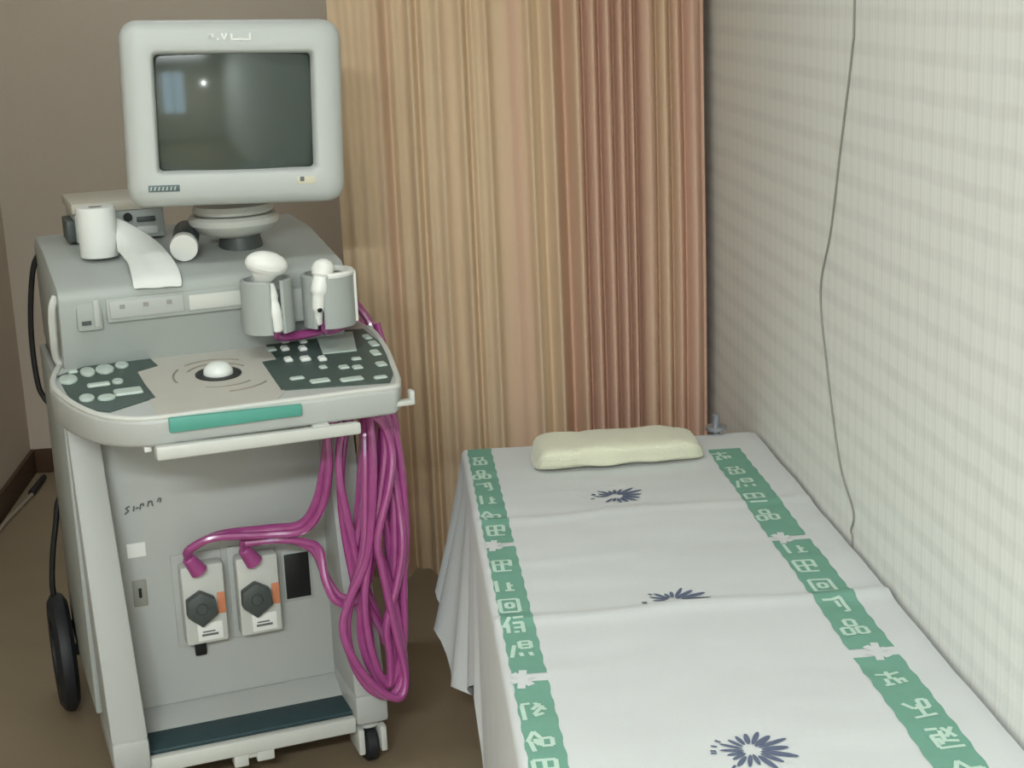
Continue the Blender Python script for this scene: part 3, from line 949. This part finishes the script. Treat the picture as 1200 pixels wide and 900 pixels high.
# monitor on its swivel
b = MB().lathe([(.0, 1.070), (.052, 1.070), (.046, 1.085), (.040, 1.112), (0, 1.112)], 28, Matrix.Translation((-.105, .31, 0)))
sw = sp(b, 'swivel_post', 'dark')
b = MB().lathe([(0, 1.104), (.045, 1.106), (.078, 1.118), (.093, 1.134), (.094, 1.146), (.088, 1.152), (.0, 1.155)], 36, Matrix.Translation((-.115, .31, 0)))
b.lathe([(0, 1.153), (.080, 1.155), (.084, 1.162), (.080, 1.172), (0, 1.175)], 32, Matrix.Translation((-.115, .31, 0)))
sp(b, 'swivel_bowl', 'light')
def rrect(w, h, r, n=6):
    pts = []
    for cx_, cz_, a0 in ((w / 2 - r, h / 2 - r, 0), (-w / 2 + r, h / 2 - r, PI / 2), (-w / 2 + r, -h / 2 + r, PI), (w / 2 - r, -h / 2 + r, 1.5 * PI)):
        for k in range(n + 1):
            a = a0 + PI / 2 * k / n
            pts.append((cx_ + r * math.cos(a), cz_ + r * math.sin(a)))
    return pts
MW, MH = .420, .352
loops = [  # (width, height, corner radius, depth, z shift)
    (.296, .219, .008, .026, .004), (.300, .223, .010, .012, .004), (.308, .231, .012, .002, .004), (.316, .239, .014, .000, .004),
    (MW - .050, MH - .046, .03, .003, 0), (MW - .018, MH - .016, .036, .012, 0), (MW - .004, MH - .003, .034, .026, 0), (MW, MH, .035, .045, 0), (MW, MH, .035, .085, 0),
    (MW - .012, MH - .014, .042, .10, .0), (MW - .03, MH - .04, .042, .20, .0), (MW - .09, MH - .09, .05, .28, 0), (MW - .16, MH - .13, .05, .37, 0), (MW - .18, MH - .15, .05, .385, 0)]
t = bmesh.new()
rings = []
for w_, h_, r_, d_, dz in loops:
    rings.append([t.verts.new((x, d_, z + dz)) for x, z in rrect(w_, h_, r_)])
for A, B in zip(rings, rings[1:]):
    n = len(A)
    for i in range(n):
        j = (i + 1) % n
        t.faces.new([A[i], B[i], B[j], A[j]])
t.faces.new(rings[-1])
bmesh.ops.recalc_face_normals(t, faces=t.faces[:])
MM = Matrix.Translation((-.132, .10, 1.368)) @ Matrix.Rotation(math.radians(-6), 4, 'Z') @ Matrix.Rotation(math.radians(2.2), 4, 'Y') @ Matrix.Rotation(math.radians(0.5), 4, 'X')
b = MB(); b._merge(t, MM)
mon = sp(b, 'monitor', 'monitor', angle=50)
def mp_(mb, name, material):
    mb.bm.transform(MM)
    return sp(mb, name, material, mon)
# bulging picture tube
t = bmesh.new()
NXs, NZs, RC = 20, 16, .75
g_ = []
for j in range(NZs + 1):
    g_.append([])
    for i in range(NXs + 1):
        x = (-.5 + i / NXs) * .2985
        z = (-.5 + j / NZs) * .2215
        g_[-1].append(t.verts.new((x, .011 + (x * x + z * z) / (2 * RC), z + .004)))
for j in range(NZs):
    for i in range(NXs):
        t.faces.new([g_[j][i], g_[j][i + 1], g_[j + 1][i + 1], g_[j + 1][i]])
bmesh.ops.recalc_face_normals(t, faces=t.faces[:])
b = MB(); b._merge(t)
mp_(b, 'screen', 'screen')
# pale maker's marks above the screen: small flat shapes
b = MB()
def seg(b, x0, z0, x1, z1, w, y0, y1):
    d = Vector((x1 - x0, z1 - z0)); L = d.length; d /= L
    n = Vector((-d.y, d.x)) * w / 2
    b.prism([(x0 + n.x, z0 + n.y), (x1 + n.x, z1 + n.y), (x1 - n.x, z1 - n.y), (x0 - n.x, z0 - n.y)], y0, y1, axis=1)
LX, LZ = -.047, .140
for x0, z0, x1, z1 in [(.000, .007, .010, .011), (.001, .009, .010, .006), (.015, .001, .018, .003), (.023, .013, .027, .001), (.027, .001, .031, .013),
                       (.039, .012, .039, .001), (.038, .001, .052, .002), (.058, .001, .070, .001), (.069, .000, .069, .013), (.052, .002, .060, .001)]:
    seg(b, LX + x0 * 1.15, LZ + z0, LX + x1 * 1.15, LZ + z1, .0034, -.0005, .006)
mp_(b, 'maker_lettering', 'white')
bd = mp_(MB().box((-.172, .0005, -.143), (-.113, .006, -.130), .001), 'model_badge', 'badge')
b = MB()
for k in range(7):
    seg(b, -.168 + k * .0075, -.140, -.166 + k * .0075, -.133, .002, -.0002, .002)
b.bm.transform(MM)
sp(b, 'badge_lettering', 'key', bd)
st = mp_(MB().box((.112, .0005, -.136), (.148, .006, -.117), .001), 'inspection_sticker', 'gold')
b = MB().box((.118, -.0004, -.131), (.126, .001, -.122))
b.bm.transform(MM)
sp(b, 'sticker_symbol', 'ink', st)

# ------------------------------------------------------------------ probes with purple cables
def probe(label, plug_x, cable_pts, head):
    r = thing('ultrasound_probe', label, 'ultrasound probe', to_world(plug_x, .172, .38), TH, 'ultrasound probes on purple cables')
    S2 = Matrix.Translation((-plug_x, -.172, -.38))
    def pp(mb, name, material, parent=None, angle=35):
        return mb.build(name, material, parent or r, angle, S2)
    # plug on the cabinet's front
    dx = plug_x
    plug = pp(MB().box((dx - .044, .135, .290), (dx + .044, .174, .462), .006), 'plug', 'light')
    hexk = [( dx - .010 + .034 * math.cos(PI / 3 * k + .5) * (1.15 if k == 5 else 1), .377 + .034 * math.sin(PI / 3 * k + .5) * (1.25 if k == 4 else 1)) for k in range(6)]
    k_ = pp(MB().prism(hexk, .112, .136, axis=1, bev=.003), 'locking_knob', 'dark', plug)
    pp(MB().cyl((dx - .010, .113, .377), (dx - .010, .106, .377), .012, bev=.002), 'knob_cap', 'dark', plug)
    pp(MB().box((dx + .026, .1335, .352), (dx + .042, .136, .398), .0005), 'orange_mark', 'orange', plug)
    lab = pp(MB().box((dx - .020, .1325, .298), (dx + .032, .136, .336), .0005), 'plug_label', 'white', plug)
    pp(MB().box((dx - .012, .1318, .308), (dx + .022, .1335, .313)).box((dx - .010, .1318, .316), (dx + .016, .1335, .319)), 'label_print', 'ink', plug)
    pp(MB().cyl((dx - .006, .128, .452), cable_pts[0], .019, .014, n=16, bev=.003), 'strain_relief', 'purple', plug)
    tw = []
    for i, (x, y, z) in enumerate(cable_pts):
        k = min(1, i / 2)
        a = i * 1.1 + plug_x * 20
        tw.append((x + .012 * k * math.cos(a), y - .014 * k * (1 + .4 * math.sin(a)), z + .011 * k * math.sin(a)))
    c_ = pp(MB().tube(cable_pts, .0092, n=10), 'cable', 'purple')
    pp(MB().tube(tw[1:-6], .0085, n=10), 'twin_cable', 'purple')
    head(pp)
    return r

def jit(pts, s):
    random.seed(s)
    return [(x + random.uniform(-.004, .004), y + random.uniform(-.010, .010), z + random.uniform(-.004, .004)) for x, y, z in pts]

A1 = [(-.302, .118, .490), (-.299, .100, .512), (-.240, .092, .536), (-.140, .078, .538), (-.079, .055, .545), (-.048, .035, .595), (-.029, .02, .675), (-.013, .02, .745), (.025, .0, .785), (.075, -.03, .778),
      (.084, -.035, .712), (.070, -.04, .632), (.048, -.04, .519), (.066, -.04, .452), (.084, -.04, .346), (.092, -.04, .234), (.063, -.045, .182), (.017, -.045, .205), (-.015, -.045, .271), (-.022, -.04, .347),
      (-.005, -.04, .418), (.023, -.045, .505), (.036, -.045, .648), (.046, -.03, .745), (.06, .0, .782), (.092, -.02, .770), (.100, -.02, .70), (.098, -.02, .6), (.092, -.03, .50), (.082, -.03, .41), (.068, -.03, .33), (.075, -.03, .27),
      (.062, -.03, .215), (.030, -.03, .235), (.010, -.03, .31), (.018, -.03, .40), (.050, -.03, .52), (.062, -.025, .62), (.066, .0, .74), (.090, .10, .775), (.148, .23, .790), (.153, .292, .86), (.105, .31, .93), (.082, .22, .965), (.080, .14, .945), (.03, .115, .930), (-.05, .10, .925), (-.092, .07, .935), (-.096, .050, .955)]
B1 = [(-.188, .118, .490), (-.184, .100, .514), (-.131, .090, .520), (-.085, .065, .505), (-.055, .045, .484), (-.041, .02, .432), (-.022, .0, .398), (.005, -.01, .398), (.028, -.015, .452), (.043, -.015, .568), (.058, -.012, .705),
      (.078, .0, .770), (.108, -.005, .768), (.114, -.01, .702), (.108, -.012, .54), (.096, -.015, .413), (.100, -.015, .28), (.080, -.02, .205), (.042, -.025, .224), (.022, -.02, .321), (.010, -.015, .408),
      (-.002, .0, .539), (.0, .01, .647), (.020, .02, .740), (.045, .02, .78), (.055, .015, .74), (.040, .005, .64), (.026, .0, .55), (.020, .0, .47), (.036, .0, .40), (.056, .0, .33), (.070, .0, .28), (.080, .0, .35), (.086, .0, .47),
      (.086, .005, .60), (.090, .015, .72), (.105, .10, .775), (.160, .24, .80), (.163, .305, .88), (.120, .305, .95), (.094, .20, .972), (.075, .13, .955), (.04, .09, .935), (.008, .07, .935), (.0, .055, .955)]

def head_a(pp):
    # convex array probe: broad bulbous head and slim handle standing in the left cup
    R = Matrix.Translation((-.111, .066, 1.06)) @ Matrix.Rotation(math.radians(14), 4, 'Y') @ Matrix.Rotation(math.radians(18), 4, 'X')
    b = MB().sphere((0, 0, .024), .036, (1.18, .72, .70), R)
    b.lathe([(0, -.030), (.012, -.028), (.017, -.010), (.028, .008), (.037, .022), (.030, .030), (0, .034)], 24, R @ Matrix.Diagonal((1.08, .72, 1, 1)))
    pp(b, 'probe_head', 'white')
    h = MB().tube([(-.108, .060, 1.04), (-.103, .050, 1.01), (-.098, .043, .98), (-.096, .046, .950)], [.016, .013, .0115, .009], n=14)
    pp(h, 'handle', 'white')
def head_b(pp):
    # slim probe leaning in the right cup, its tip to the upper right
    b = MB().tube([(-.012, .055, .955), (-.012, .046, .985), (-.009, .043, 1.02), (.0, .048, 1.050), (.008, .055, 1.070)], [.009, .013, .017, .021, .016], n=16)
    b.sphere((.004, .052, 1.062), .023, (1.0, .8, .9))
    pp(b, 'probe_head', 'white')
    pp(MB().sphere((-.012, .036, .985), .0055), 'orientation_mark', 'black')
probe('white broad-headed probe in the left cup, its purple cable plugged into the left socket', -.274, A1, head_a)
probe('white slim probe in the right cup, its purple cable plugged into the right socket', -.160, B1, head_b)

# ------------------------------------------------------------------ things standing on the console
def local_thing(name, label, cat, x, y, z):
    r = thing(name, label, cat, to_world(x, y, z), TH)
    S2 = Matrix.Translation((-x, -y, -z))
    def pp(mb, nm, material, parent=None, angle=35):
        return mb.build(nm, material, parent or r, angle, S2)
    return r, pp, S2
def ctop(y):
    return 1.062 + (min(y, .40) - .14) * (.036 / .26) if y < .4 else 1.098 + (y - .4) * .022

r, pp, S2 = local_thing('video_printer', 'grey and beige printer on top of the scanner behind the paper roll', 'printer', -.335, .50, 1.101)
pp(MB().box((-.425, .41, 1.103), (-.243, .60, 1.165), .004), 'body', 'shell2')
pp(MB().box((-.430, .405, 1.164), (-.240, .605, 1.186), .004), 'lid', 'box')
pp(MB().cyl((-.318, .402, 1.150), (-.318, .411, 1.150), .009, bev=.001), 'dial', 'black')
pp(MB().box((-.300, .404, 1.138), (-.262, .412, 1.148), .001), 'paper_slot', 'dark')
pp(MB().box((-.300, .406, 1.112), (-.258, .412, 1.128), .001), 'drawer', 'light')
pp(MB().box((-.442, .42, 1.105), (-.424, .52, 1.150), .003), 'side_unit', 'dark')

r, pp, S2 = local_thing('paper_roll', 'white paper roll with a loose sheet trailing over the console front', 'paper roll', -.392, .30, ctop(.30))
zb = ctop(.30) + .006
Mr = Matrix.Translation((-.392, .305, 0))
pp(MB().lathe([(.014, zb), (.037, zb), (.0385, zb + .003), (.0385, zb + .097), (.037, zb + .100), (.014, zb + .100), (.014, zb)], 32, Mr), 'roll', 'tissue')
pp(MB().lathe([(.0135, zb), (.0135, zb + .1)], 20, Mr), 'core', 'beigedark')
back = [(-.357, .320, 1.166), (-.335, .312, 1.156), (-.303, .285, 1.134), (-.282, .25, 1.118), (-.270, .20, 1.100), (-.262, .15, 1.082), (-.262, .112, 1.066), (-.263, .108, 1.046)]
front = [(-.362, .272, 1.100), (-.358, .255, 1.098), (-.355, .235, 1.094), (-.352, .21, 1.090), (-.352, .18, 1.086), (-.354, .15, 1.078), (-.356, .114, 1.068), (-.356, .108, 1.050)]
rows = []
for i in range(len(back)):
    a, c = Vector(back[i]), Vector(front[i])
    row = []
    for k in range(15):
        u = k / 14
        p = a.lerp(c, u)
        p.z += .010 * math.sin(PI * u) * (1 - i / 7.5) + .003 * mnoise.noise(Vector((u * 3, i * .7, 5)))
        p.z = max(p.z, ctop(p.y) + .0025) if p.y > .122 else p.z
        row.append(tuple(S2 @ p))
    rows.append(row)
o = grid_mesh('loose_sheet', rows, 'tissue', r, solid=.0015)
sub = o.modifiers.new('smooth', 'SUBSURF'); sub.levels = 2; sub.render_levels = 2

r, pp, S2 = local_thing('gel_bottle', 'dark bottle lying on the console, its round white cap towards the viewer', 'bottle', -.225, .33, ctop(.33))
by = .222
zc = ctop(.222) + .0305
d0, d1 = Vector((-.236, by, zc)), Vector((-.205, by + .14, zc + .014))
ax = (d1 - d0).normalized()
Mb = Matrix.Translation(d0) @ ax.to_track_quat('Z', 'Y').to_matrix().to_4x4()
pp(MB().lathe([(0, .0), (.027, .0), (.028, .002), (.028, .022), (.027, .024), (0, .024)], 28, Mb @ Matrix.Translation((0, 0, -.004))), 'cap', 'white')
pp(MB().lathe([(0, .018), (.020, .018), (.026, .030), (.027, .12), (.022, .135), (0, .137)], 28, Mb), 'body', 'bottle')
